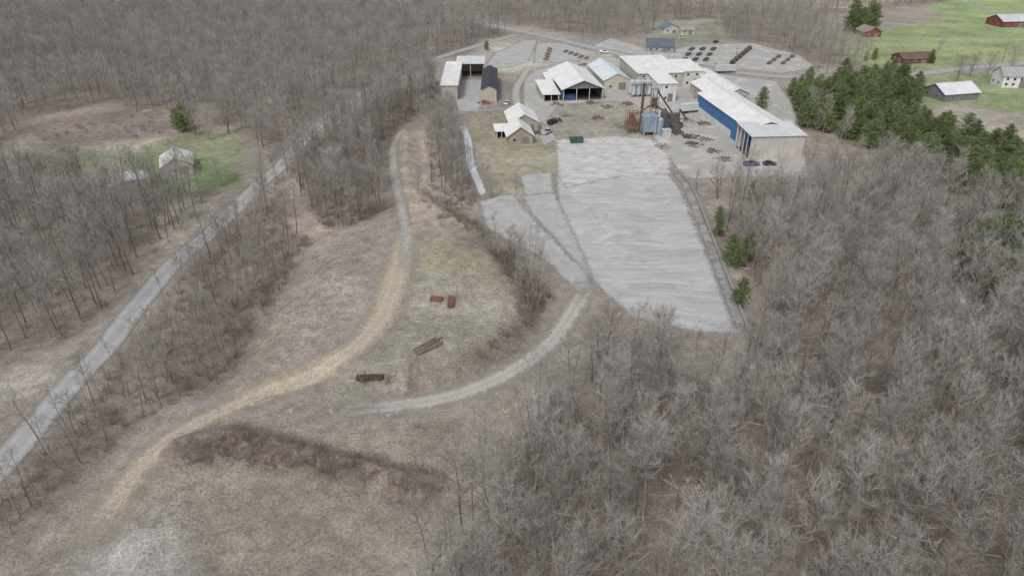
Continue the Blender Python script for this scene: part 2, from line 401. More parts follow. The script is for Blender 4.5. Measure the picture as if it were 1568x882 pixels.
ribbon('access_lane',[(812,185),(795,165),(790,140),(800,120),(812,106),(850,100),(900,88),(930,80)],6,m_gr,.09)
ribbon('yard_lane',[(700,175),(760,168),(800,170),(840,200)],4,m_gr,.08)
ribbon('service_lane',[(1030,262),(1050,285),(1075,345),(1105,425),(1140,515)],2.8,m_da,.085)
ribbon('road_to_farm',[(1475,-5),(1500,10),(1530,25),(1580,40)],4,m_as,.07)
ribbon('driveway',[(430,262),(380,282),(320,292),(250,283)],2.6,m_gr,.06,ex=1)
ribbon('stream_water',[(706,190),(716,215),(720,250),(734,285),(742,305)],[2.6,3.2,3.2,2.2],m_wa,.25,ex=1)
for pts in ([(634,412),(648,411),(647,418),(636,418)],[(498,628),(512,626),(516,634),(503,636)],[(582,634),(612,630),(616,637),(588,641)],[(634,490),(646,488),(648,495),(637,497)],[(425,630),(450,626),(455,634),(430,638)],[(452,398),(462,384),(466,388),(456,404)]):
    area('pale_stone_patch',pts,m_cc,.16,.4,ex=False)
# ------------------------------------------------------------ tree generators
def rdir(az,el): return Vector((math.cos(az)*math.cos(el),math.sin(az)*math.cos(el),math.sin(el)))
def merge2(name,a,b,ma,mb_):
    n=len(a.v);me=bpy.data.meshes.new(name);me.from_pydata(a.v+b.v,[],a.f+[tuple(i+n for i in f) for f in b.f])
    me.materials.append(ma);me.materials.append(mb_)
    me.polygons.foreach_set('material_index',np.array([0]*len(a.f)+[1]*len(b.f),np.int32));me.update();return me
m_bark=bark_mat('dark_grey_bark',(.15,.135,.12),(.29,.27,.245))
m_twig=bark_mat('pale_grey_twigs',(.27,.25,.225),(.43,.405,.375))
m_bark2=bark_mat('brown_brush_bark',(.17,.13,.11),(.28,.225,.195))
m_pb=bark_mat('pine_bark',(.10,.08,.06),(.13,.1,.08))
m_pine=leaf_mat('pine_needles',(.075,.115,.05),(.24,.29,.125))
m_grass=bark_mat('dry_grass',(.47,.41,.30),(.33,.285,.23))
def bare_tree(R,name,ht=17,crown0=.35,spread=3.6,limbs=17,r0=.19,sub=7,twigs=8,tw=.016,forks=2):
    mb=MB();tb=MB();p=Vector((0,0,-.3));d=Vector((R.uniform(-.05,.05),R.uniform(-.05,.05),1));pts=[p.copy()];N=9
    for i in range(N):
        d=(d+Vector((R.uniform(-.07,.07),R.uniform(-.07,.07),0))).normalized();p=p+d*ht/N;pts.append(p.copy())
    mb.tube(pts,[r0*(1-.9*(i/N)**.9)+.012 for i in range(N+1)],6)
    def trunk(t):
        x=t*N;i=min(int(x),N-1);return pts[i].lerp(pts[i+1],x-i)
    def twig(o,dd,L):
        e=o+dd*L;w=dd.cross(rdir(R.uniform(0,6.3),R.uniform(-1,1))).normalized()*tw
        i=len(tb.v);tb.v+=[tuple(o-w),tuple(o+w),tuple(e)];tb.f.append((i,i+1,i+2))
        for _ in range(forks):
            q=o+dd*L*R.uniform(.3,.8);e2=q+(dd+rdir(R.uniform(0,6.3),R.uniform(-.6,1))*.8).normalized()*L*.55
            i=len(tb.v);tb.v+=[tuple(q-w*.8),tuple(q+w*.8),tuple(e2)];tb.f.append((i,i+1,i+2))
    az=R.uniform(0,6)
    for k in range(limbs):
        t=crown0+(.97-crown0)*(k+R.uniform(0,.8))/limbs;az+=2.4+R.uniform(-.5,.5)
        prof=max(.3,1-((t-.6)/.5)**2);L=spread*prof*R.uniform(.75,1.25)
        o=trunk(t);dd=rdir(az,R.uniform(.35,.8)+.4*(t-.5));q=o;lp=[o]
        for j in range(4):
            dd=(dd+Vector((R.uniform(-.18,.18),R.uniform(-.18,.18),R.uniform(.0,.25)))).normalized();q=q+dd*L/4;lp.append(q)
        rl=r0*.36*(1-.5*t);mb.tube(lp,[rl,rl*.75,rl*.5,rl*.3,.012],4,False)
        for s in range(sub):
            x=.8+3.2*(s+R.random()*.9)/sub;x=min(x,3.99);i=int(x);oo=lp[i].lerp(lp[i+1],x-i);bd=(lp[i+1]-lp[i]).normalized()
            sd=(bd*.8+rdir(R.uniform(0,6.3),R.uniform(-.3,1.0))*.9).normalized();SL=R.uniform(.9,1.9)*spread/3.6
            m=oo+sd*SL*.5;e=m+(sd+Vector((R.uniform(-.3,.3),R.uniform(-.3,.3),R.uniform(0,.4)))).normalized()*SL*.5
            tb.tube([oo,m,e],[.03,.02,.008],3,False)
            for w in range(twigs):
                x=R.uniform(.15,1);qq=oo.lerp(m,x*2) if x<.5 else m.lerp(e,x*2-1)
                twig(qq,(sd+rdir(R.uniform(0,6.3),R.uniform(-.4,1.1))*1.0).normalized(),R.uniform(.35,.95))
    return merge2(name,mb,tb,m_bark,m_twig)
def shrub(R,ht=2.4,stems=16,tw=.014):
    mb=MB()
    for s in range(stems):
        a=R.uniform(0,6.3);o=Vector((math.cos(a)*R.uniform(0,.9),math.sin(a)*R.uniform(0,.9),-.1));d=rdir(a,R.uniform(.7,1.5));L=ht*R.uniform(.6,1.1)
        m=o+d*L*.5;e=m+(d+Vector((R.uniform(-.3,.3),R.uniform(-.3,.3),0))).normalized()*L*.5
        mb.tube([o,m,e],[.025,.018,.008],3,False)
        for w in range(18):
            x=R.uniform(.15,1);q=o.lerp(m,x*2) if x<.5 else m.lerp(e,x*2-1)
            dd=(d+rdir(R.uniform(0,6.3),R.uniform(-.5,1))).normalized();e2=q+dd*R.uniform(.3,.9);w_=dd.cross(rdir(R.uniform(0,6.3),.2)).normalized()*tw
            i=len(mb.v);mb.v+=[tuple(q-w_),tuple(q+w_),tuple(e2)];mb.f.append((i,i+1,i+2))
    return mb
def pine(R,ht=11,spread=3.2,base=.06):
    tr=MB();fo=MB();tr.tube([(0,0,-.3),(.1,0,ht*.5),(0,.1,ht*.97)],[.2,.13,.03],6)
    nb=int(ht*9);az=0
    for k in range(nb):
        t=base+(1-base)*(k+R.random())/nb;az+=2.4+R.uniform(-.5,.5)
        L=spread*(1-t)**.5*R.uniform(.55,1.25)*(1 if t>.15 else .85)+.25
        o=Vector((0,0,t*ht));d=rdir(az,R.uniform(-.05,.5));e=o+d*L
        tr.tube([o,e],[.04,.012],3,False)
        nc=max(2,int(L*2.6))
        for c in range(nc):
            cc=o.lerp(e,.3+.75*(c+R.random())/nc)+Vector((R.uniform(-.3,.3),R.uniform(-.3,.3),R.uniform(-.15,.3)));rad=R.uniform(.3,.55)
            for q in range(15):
                pp=cc+Vector((R.gauss(0,1),R.gauss(0,1),R.gauss(0,.6)))*rad*.6
                dd=rdir(R.uniform(0,6.3),R.uniform(-.1,1.3));ww=dd.cross(rdir(R.uniform(0,6.3),R.uniform(-1,1))).normalized()*R.uniform(.04,.09)
                i=len(fo.v);fo.v+=[tuple(pp-ww),tuple(pp+ww),tuple(pp+dd*R.uniform(.22,.42))];fo.f.append((i,i+1,i+2))
    return tr,fo
def lib(name,meshes):
    c=bpy.data.collections.new(name)
    for i,me in enumerate(meshes):
        c.objects.link(bpy.data.objects.new('%s_variant_%02d'%(name,i),me))
    return c
R=random.Random(5)
tree_me=[bare_tree(R,'bare_tree_mesh',17*R.uniform(.85,1.1),R.uniform(.3,.52),R.uniform(3.0,4.5),R.randint(13,18)) for _ in range(10)]
far_me=[bare_tree(R,'far_bare_tree_mesh',16*R.uniform(.85,1.1),R.uniform(.25,.42),R.uniform(3.3,4.6),14,.17,6,6,.03,1) for _ in range(6)]
thin_me=[bare_tree(R,'sapling_mesh',12*R.uniform(.85,1.1),R.uniform(.3,.5),R.uniform(1.6,2.4),11,.10,4,6,.014) for _ in range(5)]
wide_me=[bare_tree(R,'open_grown_tree_mesh',13,.18,5.2,24,.28,9,9) for _ in range(3)]
shr_me=[shrub(R,2.6*R.uniform(.7,1.2)).mesh('brush_mesh',m_bark2) for _ in range(5)]
pine_me=[]
for _ in range(5):
    a,b_=pine(R,R.uniform(9,12.5),R.uniform(3.0,4.3));pine_me.append(merge2('pine_mesh',a,b_,m_pb,m_pine))
def tuft(R):
    mb=MB()
    for i in range(36):
        a=R.uniform(0,6.3);r=R.uniform(0,.5);o=Vector((math.cos(a)*r,math.sin(a)*r,0));d=rdir(R.uniform(0,6.3),R.uniform(.5,1.4));w=d.cross(Vector((.3,.5,.2))).normalized()*.015
        j=len(mb.v);mb.v+=[tuple(o-w),tuple(o+w),tuple(o+d*R.uniform(.2,.5))];mb.f.append((j,j+1,j+2))
    return mb
tuft_me=[tuft(R).mesh('grass_tuft_mesh',m_grass) for _ in range(4)]
m_log=plain('log_wood',(.40,.36,.31),.9,.3)
log_me=[]
for _ in range(3):
    mb=MB();L=R.uniform(4,9);mb.tube([(0,0,.12),(L*.5,R.uniform(-.3,.3),.15),(L,0,.1)],[.14,.11,.05],6)
    for j in range(3):
        x=R.uniform(.4,.9)*L;mb.tube([(x,0,.12),(x+.8,R.uniform(-1,1),.5)],[.05,.02],4)
    log_me.append(mb.mesh('log_mesh',m_log))
TOTAL=[]
def gn_scatter(name,pts,coll,scl,idx=None,tilt=.04):
    n=len(pts)
    if n==0: return
    pts=np.array(pts,float);z=hfun(pts[:,0],pts[:,1])
    me=bpy.data.meshes.new(name);me.vertices.add(n)
    me.vertices.foreach_set('co',np.stack([pts[:,0],pts[:,1],z],1).astype(np.float32).ravel())
    a=me.attributes.new('rot','FLOAT_VECTOR','POINT');r=np.stack([rng.normal(0,tilt,n),rng.normal(0,tilt,n),rng.uniform(0,6.28,n)],1)
    a.data.foreach_set('vector',r.astype(np.float32).ravel())
    a=me.attributes.new('scl','FLOAT','POINT');a.data.foreach_set('value',rng.uniform(scl[0],scl[1],n).astype(np.float32))
    a=me.attributes.new('idx','INT','POINT');a.data.foreach_set('value',rng.integers(0,len(coll.objects),n).astype(np.int32))
    o=bpy.data.objects.new(name,me);COL.objects.link(o)
    ng=bpy.data.node_groups.new(name+'_nodes','GeometryNodeTree')
    ng.interface.new_socket('Geometry',in_out='INPUT',socket_type='NodeSocketGeometry');ng.interface.new_socket('Geometry',in_out='OUTPUT',socket_type='NodeSocketGeometry')
    N=ng.nodes;gi=N.new('NodeGroupInput');go=N.new('NodeGroupOutput');ci=N.new('GeometryNodeCollectionInfo');ip=N.new('GeometryNodeInstanceOnPoints')
    ci.inputs['Collection'].default_value=coll;ci.inputs['Separate Children'].default_value=True;ci.inputs['Reset Children'].default_value=True
    ip.inputs['Pick Instance'].default_value=True
    def na(nm,t):
        q=N.new('GeometryNodeInputNamedAttribute');q.data_type=t;q.inputs['Name'].default_value=nm;return q.outputs['Attribute']
    L=ng.links
    L.new(gi.outputs[0],ip.inputs['Points']);L.new(ci.outputs[0],ip.inputs['Instance']);L.new(na('idx','INT'),ip.inputs['Instance Index'])
    L.new(na('rot','FLOAT_VECTOR'),ip.inputs['Rotation']);L.new(na('scl','FLOAT'),ip.inputs['Scale']);L.new(ip.outputs[0],go.inputs[0])
    md=o.modifiers.new('scatter','NODES');md.node_group=ng
    TOTAL.append((name,n))
def fill(px,sp,keep=1.0,edge=0,raw=False):
    P=px if raw else [flat(*p) for p in px];A=np.array(P)
    x=np.arange(A[:,0].min(),A[:,0].max(),sp);y=np.arange(A[:,1].min(),A[:,1].max(),sp)
    XX,YY=np.meshgrid(x,y);XX=XX.ravel()+rng.uniform(-.48,.48,XX.size)*sp;YY=YY.ravel()+rng.uniform(-.48,.48,YY.size)*sp
    clump=fbm(XX+300,YY-70,22)
    m=(sdpoly(P,XX,YY)+fbm(XX,YY,15)*edge>0)&(rng.random(XX.size)<keep+clump*.5)
    m&=np.abs(XX)<YY*.80+75
    XX=XX[m];YY=YY[m];m=np.ones(len(XX),bool)
    for L,r in EXL: m&=sdline(L,XX,YY)>r
    for Q in EXP: m&=sdpoly(Q,XX,YY)<-1.0
    return np.stack([XX[m],YY[m]],1)
# ------------------------------------------------------------ buildings
def building(name,uL,vL,wpx,depth,eave,rise,ridge,wall,roof,rot=math.radians(7),open_front=False,open_left=False,win=2,door=True,ov=.5,wins=2,trim=(.6,.6,.58)):
    x,y=W(uL,vL);t=math.hypot(math.hypot(x,y),H);w=wpx*t*.985/F/math.cos(rot)
    c,s=math.cos(rot),math.sin(rot)
    EXP.append([(x-2*c,y-2),(x+w*c+2,y+w*s-2),(x+w*c-depth*s+2,y+w*s+depth*c+2),(x-depth*s-2,y+depth*c+2)])
    E=empty(name,x,y,rot);D=depth;z0=0
    wm=M(name+'_wall',wall,var=.22,streak=True,rib='xy');rm=M(name+'_roof',roof,rough=.6,var=.2,rib='x' if ridge in('width','shed') else 'y')
    mb=MB();th=.2
    ez=eave-.02
    if not open_front: mb.box(0,0,-.3,w,th,ez)
    mb.box(0,D-th,-.3,w,D,ez)
    if not open_left: mb.box(0,th,-.3,th,D-th,ez)
    mb.box(w-th,th,-.3,w,D-th,ez)
    if ridge=='depth':
        for yy in (0.0,D-.05):
            i=len(mb.v);mb.v+=[(0,yy,ez),(w,yy,ez),(w/2,yy,eave+rise-.05),(0,yy+.05,ez),(w,yy+.05,ez),(w/2,yy+.05,eave+rise-.05)]
            mb.f+=[(i,i+1,i+2),(i+5,i+4,i+3),(i,i+3,i+4,i+1)]
    elif ridge=='width':
        for xx in (0.0,w-.05):
            i=len(mb.v);mb.v+=[(xx,0,ez),(xx,D,ez),(xx,D/2,eave+rise-.05),(xx+.05,0,ez),(xx+.05,D,ez),(xx+.05,D/2,eave+rise-.05)]
            mb.f+=[(i,i+2,i+1),(i+3,i+4,i+5)]
    mb.obj('walls',wm,E)
    rb=MB()
    def slab(a,b_,c_,d_,t=.16):
        i=len(rb.v);rb.v+=[a,b_,c_,d_]+[(q[0],q[1],q[2]+t) for q in (a,b_,c_,d_)]
        rb.f+=[(i,i+3,i+2,i+1),(i+4,i+5,i+6,i+7),(i,i+1,i+5,i+4),(i+1,i+2,i+6,i+5),(i+2,i+3,i+7,i+6),(i+3,i,i+4,i+7)]
    if ridge=='depth':
        k=rise/(w/2)*ov
        slab((-ov,-ov,eave-k),(w/2,-ov,eave+rise),(w/2,D+ov,eave+rise),(-ov,D+ov,eave-k))
        slab((w/2+.002,-ov,eave+rise),(w+ov,-ov,eave-k),(w+ov,D+ov,eave-k),(w/2+.002,D+ov,eave+rise))
        rb.box(w/2-.2,-ov,eave+rise+.1,w/2+.2,D+ov,eave+rise+.22)
    elif ridge=='width':
        k=rise/(D/2)*ov
        slab((-ov,-ov,eave-k),(w+ov,-ov,eave-k),(w+ov,D/2,eave+rise),(-ov,D/2,eave+rise))
        slab((-ov,D/2+.002,eave+rise),(w+ov,D/2+.002,eave+rise),(w+ov,D+ov,eave-k),(-ov,D+ov,eave-k))
        rb.box(-ov,D/2-.2,eave+rise+.1,w+ov,D/2+.2,eave+rise+.22)
    elif ridge=='shed':
        slab((-ov,-ov,eave),(w+ov,-ov,eave),(w+ov,D+ov,eave+rise),(-ov,D+ov,eave+rise))
    else:
        slab((-ov,-ov,eave),(w+ov,-ov,eave),(w+ov,D+ov,eave+rise),(-ov,D+ov,eave+rise),.3)
        for q in range(4):
            xx=w*(.15+.22*q);yy=D*(.3+.12*(q%3));rb.box(xx,yy,eave+.3,xx+1.2,yy+1.2,eave+rise+1.1,.1)
    rb.obj('roof',rm,E)
    tm=M('building_trim',trim,var=.1);gm=M('window_glass',(.05,.06,.07),rough=.2)
    fr=MB();gl=MB()
    def window(xa,za,ww,wh,side):
        if side=='f':
            fr.box(xa-.1,-.05,za-.1,xa+ww+.1,-.002,za+wh+.1);gl.box(xa,-.07,za,xa+ww,-.052,za+wh)
        else:
            fr.box(-.05,xa-.1,za-.1,-.002,xa+ww+.1,za+wh+.1);gl.box(-.07,xa,za,-.052,xa+ww,za+wh)
    if not open_front:
        for q in range(win): window(w*(q+.6)/(win+.4)-.5,min(1.2,eave*.4),1.1,1.1,'f')
        if win and eave>5:
            for q in range(win): window(w*(q+.6)/(win+.4)-.5,eave-2,1.1,1.1,'f')
    if not open_left:
        for q in range(wins): window(D*(q+.6)/(wins+.3),min(1.3,eave*.4),1.1,1.1,'l')
    if fr.v: fr.obj('window_frames',tm,E);gl.obj('window_panes',gm,E)
    if door and not open_front:
        d=MB();dw=min(3.4,w*.28);dh=min(eave*.75,3.6);xa=w*.56;d.box(xa,-.08,0,xa+dw,-.003,dh)
        for q in range(1,4): d.box(xa,-.1,dh*q/4-.03,xa+dw,-.082,dh*q/4+.03)
        d.obj('overhead_door',M('door_panel',(.22,.2,.18)),E)
    if open_front or open_left:
        p=MB();nn=max(3,int(w/5)+1)
        if open_front:
            for q in range(nn):
                xa=.15+(w-.55)*q/(nn-1);p.box(xa,.05,0,xa+.25,.3,eave-.03)
        if open_left:
            for q in range(5):
                ya=.4+(D-1)*q/4;p.box(.03,ya,0,.28,ya+.25,eave-.03)
        p.obj('posts',tm,E)
        f=MB();f.box(.3,.4,.12,w-.3,D-.3,.16);f.obj('floor',M('dark_dirt_floor',(.12,.10,.085)),E)
    f=MB();f.box(-.12,-.12,-.4,w+.12,D+.12,.1) if not (open_front or open_left) else f.box(-.1,D-.1,-.4,w+.1,D+.14,.3)
    f.obj('foundation',M('foundation_concrete',(.35,.34,.32)),E)
    return E,w
WHT=(.74,.74,.72);BEI=(.47,.44,.38);TAN=(.42,.36,.27)
building('open_bay_shed',676,154,24,44,6.5,1.0,'shed',BEI,WHT,rot=math.radians(1),wins=0,win=0,door=False)
building('rear_machine_shed',700,118,40,12,6.3,1.2,'shed',BEI,(.6,.62,.62),rot=math.radians(1),open_front=True)
building('solar_roof_shed',738,156,22,40,5.5,1.6,'depth',BEI,(.045,.045,.055),rot=math.radians(1),win=0,door=False)
building('open_lumber_shed',862,155,60,38,5.2,3.6,'depth',(.20,.20,.2),WHT,open_front=True,ov=.9)
building('lean_to_shed',832,156,24,22,3,1.2,'shed',(.4,.38,.34),WHT,open_front=True)
building('small_storage_shed',838,138,16,12,4,1.2,'shed',(.5,.48,.44),WHT,win=1)
building('pale_roof_workshop',924,139,40,34,4.6,3.0,'depth',(.52,.49,.40),(.62,.68,.69),win=2)
building('flat_roof_factory',976,136,66,34,6.8,1.0,'flat',(.48,.45,.38),WHT,win=5,wins=3)
building('white_warehouse_block',1043,133,32,22,7,.8,'flat',(.62,.6,.55),WHT,win=2)
building('white_process_building',1006,157,27,18,8,1.2,'shed',(.64,.64,.62),WHT,win=1)
building('long_grey_shed',1112,160,32,40,4.6,2.0,'depth',(.42,.42,.42),(.66,.67,.67),win=2,wins=5)
building('back_storage_building',1085,162,40,24,4.4,2.0,'depth',(.50,.46,.38),WHT,win=2)
E,w=building('blue_warehouse',1141,229,62,50,7.6,2.2,'depth',(.07,.17,.36),WHT,win=0,wins=0,door=False)
mb=MB();mb.box(-.06,14,.1,-.003,48,2.6);mb.obj('lower_wall_band',M('white_band',(.6,.6,.57)),E)
building('beige_open_warehouse',1146,245,78,14,8.2,.7,'shed',(.53,.50,.46),(.60,.61,.61),win=0,open_left=True,door=False,rot=math.radians(4))
building('office_house',778,222,38,12,3.4,3.2,'depth',(.36,.31,.24),WHT,win=2,ov=.7)
building('office_rear_wing',781,203,43,16,3.8,3.0,'depth',(.42,.38,.3),WHT,win=1,ov=.6)
building('porch_shed',760,212,16,7,2.6,.6,'shed',(.35,.3,.25),WHT,win=0,open_front=True)
building('dark_roof_house',990,80,38,12,3.2,3.2,'width',(.30,.33,.38),(.12,.14,.18),win=4,rot=math.radians(-8))
building('grey_blue_house',1016,52,22,10,3,2.8,'depth',(.5,.5,.5),(.15,.18,.22))
building('small_cottage',1042,54,20,8,3,2,'width',(.55,.5,.4),(.30,.3,.3))
building('grey_barn',1444,157,52,13,3.4,3.2,'width',(.20,.20,.20),(.66,.67,.68),win=2,rot=math.radians(14))
building('white_farmhouse',1532,135,36,10,5.6,3.2,'width',(.70,.70,.68),(.36,.36,.36),win=4,rot=math.radians(-5))
building('red_ranch_house',1382,99,44,11,2.8,2.2,'width',(.20,.07,.055),(.17,.10,.085),win=4)
building('red_barn',1324,58,22,12,3.4,2.6,'depth',(.22,.065,.05),(.30,.26,.25))
building('red_farmhouse',1534,43,36,16,4,3.4,'width',(.20,.07,.06),(.55,.55,.56),win=3)
building('white_roof_barn',250,272,36,12,3.4,2.6,'depth',(.55,.54,.50),(.72,.72,.71),rot=math.radians(24),win=1)
building('garden_shed',188,288,30,6,2.4,1.5,'width',(.45,.44,.42),(.68,.68,.68),rot=math.radians(25),win=1)
building('distant_white_house',150,3,26,12,4,3,'width',(.65,.65,.63),(.4,.4,.4))
building('distant_house',75,5,20,12,4,3,'width',(.6,.58,.52),(.3,.3,.3))
building('flat_shed',1240,140,26,10,3,.6,'shed',(.4,.4,.4),(.5,.5,.5),win=1)
# silo block
x,y=W(966,150);E=empty('silo_bank',x,y,math.radians(7));E.scale=(.95,1,.85);mb=MB()
for i in range(4):
    for j in range(2):
        cx,cy=1.3+i*2.55,1.4+j*2.7
        mb.tube([(cx,cy,1.4),(cx,cy,7.4),(cx,cy,8.4)],[1.22,1.22,.3],16)
        mb.tube([(cx,cy,.2),(cx,cy,1.45)],[.3,1.2],12)
mb.obj('silo_shells',M('galvanised_silo',(.50,.53,.55),rough=.5,streak=True),E)
mb=MB()
for i in range(5): mb.box(i*2.55-.1,-.1,0,i*2.55+.1,.1,7.2);mb.box(i*2.55-.1,5.5,0,i*2.55+.1,5.7,7.2)
mb.box(-.2,-.3,7.3,10.5,-.2,8.3);mb.box(-.2,-.6,7.2,10.5,0,7.28);mb.tube([(10.8,2,0),(10.8,2,9.5),(5,2,9.6),(1,2,8.4)],[.2]*4,8)
mb.obj('support_frame',M('frame_steel',(.4,.42,.44)),E)
# boiler plant with stack, hopper tower, ducts
x,y=W(970,210);E=empty('boiler_plant',x,y,math.radians(7));E.scale=(1.12,1.05,1.15)
mb=MB();mb.box(3.2,.6,1.2,8.0,4.6,6.4);mb.box(3.4,.8,6.4,7.8,4.4,7.0,.5);mb.box(3.4,.7,.0,4.0,1.2,1.2);mb.box(7.2,.7,0,7.8,1.2,1.2);mb.box(3.4,4,0,4,4.5,1.2);mb.box(7.2,4,0,7.8,4.5,1.2)
for q in range(6): mb.box(3.3+q*.9,.52,1.2,3.4+q*.9,.598,6.4)
mb.tube([(9.4,1.6,0),(9.4,1.6,5),(9.4,1.6,5.8)],[1.1,1.1,.3],18)
mb.obj('blue_grey_hopper',M('blue_grey_tank',(.27,.34,.40),rough=.5,streak=True,var=.35),E)
mb=MB();mb.tube([(4.6,8.5,0),(4.6,8.5,7),(4.6,8.5,15.5)],[.55,.45,.4],14);mb.tube([(4.6,8.5,14.8),(4.6,8.5,15.1)],[.52,.52],14);mb.obj('smoke_stack',M('rusty_steel',(.15,.075,.055),var=.4),E)
mb=MB()
for a in range(4):
    for b_ in range(3):
        mb.box(-1.2+a*1.4,3.5+b_*2.4,0,-1.05+a*1.4,3.65+b_*2.4,6.5)
for z in (2,4,6.4):
    for b_ in range(3): mb.box(-1.3,3.5+b_*2.4,z,3.3,3.65+b_*2.4,z+.15)
mb.box(-1,4,2.2,2.6,8,3.6);mb.box(-.5,4.5,4.1,1.6,7,6.1,.2)
for q in range(4):
    mb.tube([(-1.1+q*1.4,3.55,0),(.3+q*1.0,3.55,4)],[.06,.06],4)
mb.tube([(2,6,6),(8,7,9),(14,9,5)],[.3,.3,.3],8)
mb.obj('rusty_framework',M('rusty_frame',(.22,.125,.09),var=.45),E)
mb=MB();mb.box(10.5,4.5,0,13.5,8,4.2);mb.tube([(12,6,4.1),(12,6,6.2),(12,6,7.6)],[1.3,1.3,.4],14);mb.box(14.3,2,0,17,4.5,2.6);mb.box(14,6.5,1.5,18.2,9.5,5.2,.3)
for a in (14.2,17.8):
    for c_ in (6.7,9.2): mb.box(a,c_,0,a+.2,c_+.2,1.5)
for a in (8.2,10.4):
    for c_ in (9,11.2): mb.box(a,c_,0,a+.18,c_+.18,13)
for z in (2.5,5,7.5,10,12.9):
    mb.box(8.2,9,z,10.6,9.15,z+.15);mb.box(8.2,11.2,z,10.6,11.35,z+.15);mb.box(8.2,9.2,z,8.35,11.2,z+.15);mb.box(10.4,9.2,z,10.55,11.2,z+.15)
for z in (0,2.5,5,7.5,10): mb.tube([(8.3,9.05,z),(10.45,9.05,z+2.5)],[.05,.05],4)
mb.box(8.4,9.3,7.7,10.3,11.1,10,.2)
mb.tube([(18,8,5.0),(18,8,6.5),(21,8,3)],[.35,.35,.35],8)
mb.tube([(10,10,12.5),(16,10,5)],[.3,.3],6)
mb.obj('dust_collector',M('dark_machine_steel',(.12,.11,.105),var=.4),E)
mb=MB();mb.box(9.6,-2.5,0,12.2,-.2,2.4);mb.box(9.4,-2.7,2.4,12.4,0,2.55);mb.obj('motor_house',M('pale_panel',(.5,.5,.48)),E)
# dumpster
def dumpster(u,v,c,rot=.1):
    x,y=W(u,v);E=empty('dumpster',x,y,rot);mb=MB();i=0
    mb.v=[(-2.3,-1,.25),(2.1,-1,.25),(2.1,1,.25),(-2.3,1,.25),(-2.8,-1.1,1.9),(2.3,-1.1,1.9),(2.3,1.1,1.9),(-2.8,1.1,1.9)]
    mb.f=[(0,3,2,1),(0,1,5,4),(1,2,6,5),(2,3,7,6),(3,0,4,7)]
    for k in range(6):
        xx=-2.2+k*.85;mb.box(xx,-1.22,.3,xx+.12,-1.1,1.85);mb.box(xx,1.1,.3,xx+.12,1.22,1.85)
    mb.box(-2.85,-1.2,1.85,2.4,-1.08,2.0);mb.box(-2.85,1.08,1.85,2.4,1.2,2.0);mb.obj('container',M('dumpster_paint%s'%c[1],c,var=.3),E)
    mb=MB();mb.box(-2.3,-.95,1.2,2.1,.95,1.3)
    for k in range(10): mb.rbox(R.uniform(-2,1.8),R.uniform(-.7,.7),1.3,R.uniform(.4,1.2),.3,R.uniform(.1,.5),R.uniform(0,3))
    mb.obj('scrap_load',M('scrap',(.2,.15,.1)),E)
dumpster(883,219,(.05,.14,.11));dumpster(1036,196,(.12,.12,.14),.4);dumpster(872,152,(.05,.14,.35),.2)
# vehicles
def wheels(E,xs,hw,r=.36):
    mb=MB()
    for xx in xs:
        for s in (-1,1): mb.tube([(xx,s*(hw-.2),r),(xx,s*(hw+.03),r)],[r,r],14)
    mb.obj('wheels',M('tyre',(.02,.02,.02)),E)
def prism(mb,prof,hw,hw2=None):
    n=len(prof);i=len(mb.v);hw2=hw2 or [hw]*n
    for s in (-1,1):
        for (a,z),w_ in zip(prof,hw2): mb.v.append((a,s*w_,z))
    mb.f+=[tuple(range(i,i+n)),tuple(reversed(range(i+n,i+2*n)))]
    for k in range(n): mb.f.append((i+k,i+n+k,i+n+(k+1)%n,i+(k+1)%n))
def car(name,u,v,c,rot,pickup=False):
    x,y=W(u,v);EE=empty(name,x,y,rot);EE.location.z+=.08
    if pickup:
        b=[(-2.7,.45),(2.6,.45),(2.7,.8),(2.55,1.08),(1.3,1.15),(-2.65,1.15)];cb=[(1.35,1.15),(.75,1.78),(-.5,1.8),(-.75,1.15)]
    else:
        b=[(-2.2,.35),(2.15,.35),(2.25,.6),(2.05,.82),(1.1,.95),(-1.9,1.0),(-2.22,.85)];cb=[(1.1,.95),(.4,1.42),(-.9,1.45),(-1.7,1.0)]
    mb=MB();prism(mb,b,.9);m=M('car_paint_%.2f%.2f'%(c[0],c[2]),c,rough=.3,var=.04);mb.obj('body',m,EE)
    mb=MB();prism(mb,cb,.8,[.84,.68,.68,.84]);mb.obj('windows',M('car_glass',(.02,.025,.03),rough=.1),EE)
    mb=MB();t=cb[1:3];mb.box(t[1][0]+.05,-.66,t[0][1]-.01,t[0][0]-.05,.66,t[0][1]+.05);
    if pickup:
        mb.box(-2.6,-.88,1.15,-.8,-.8,1.4);mb.box(-2.6,.8,1.15,-.8,.88,1.4);mb.box(-2.68,-.88,1.15,-2.6,.88,1.4)
    mb.obj('roof_panel',m,EE)
    wheels(EE,(-1.5,1.5) if pickup else (-1.35,1.4),.9)
    mb=MB();mb.box(2.2,-.8,.65,2.27,-.5,.8);mb.box(2.2,.5,.65,2.27,.8,.8);mb.obj('headlights',M('lamp_glass',(.7,.7,.68),rough=.2),EE)
car('parked_car',1178,253,(.05,.06,.08),.05);car('pickup_truck',1150,254,(.10,.12,.2),.1,True)
car('parked_car',776,160,(.7,.7,.7),1.4);car('pickup_truck',846,190,(.04,.04,.045),.9,True);car('parked_car',934,128,(.3,.05,.04),1.2)
car('pickup_truck',838,205,(.5,.5,.5),1.0,True);car('parked_car',1045,60,(.6,.6,.6),.2);car('parked_car',1096,66,(.1,.1,.12),.7);car('pickup_truck',925,82,(.7,.7,.7),-.4,True)
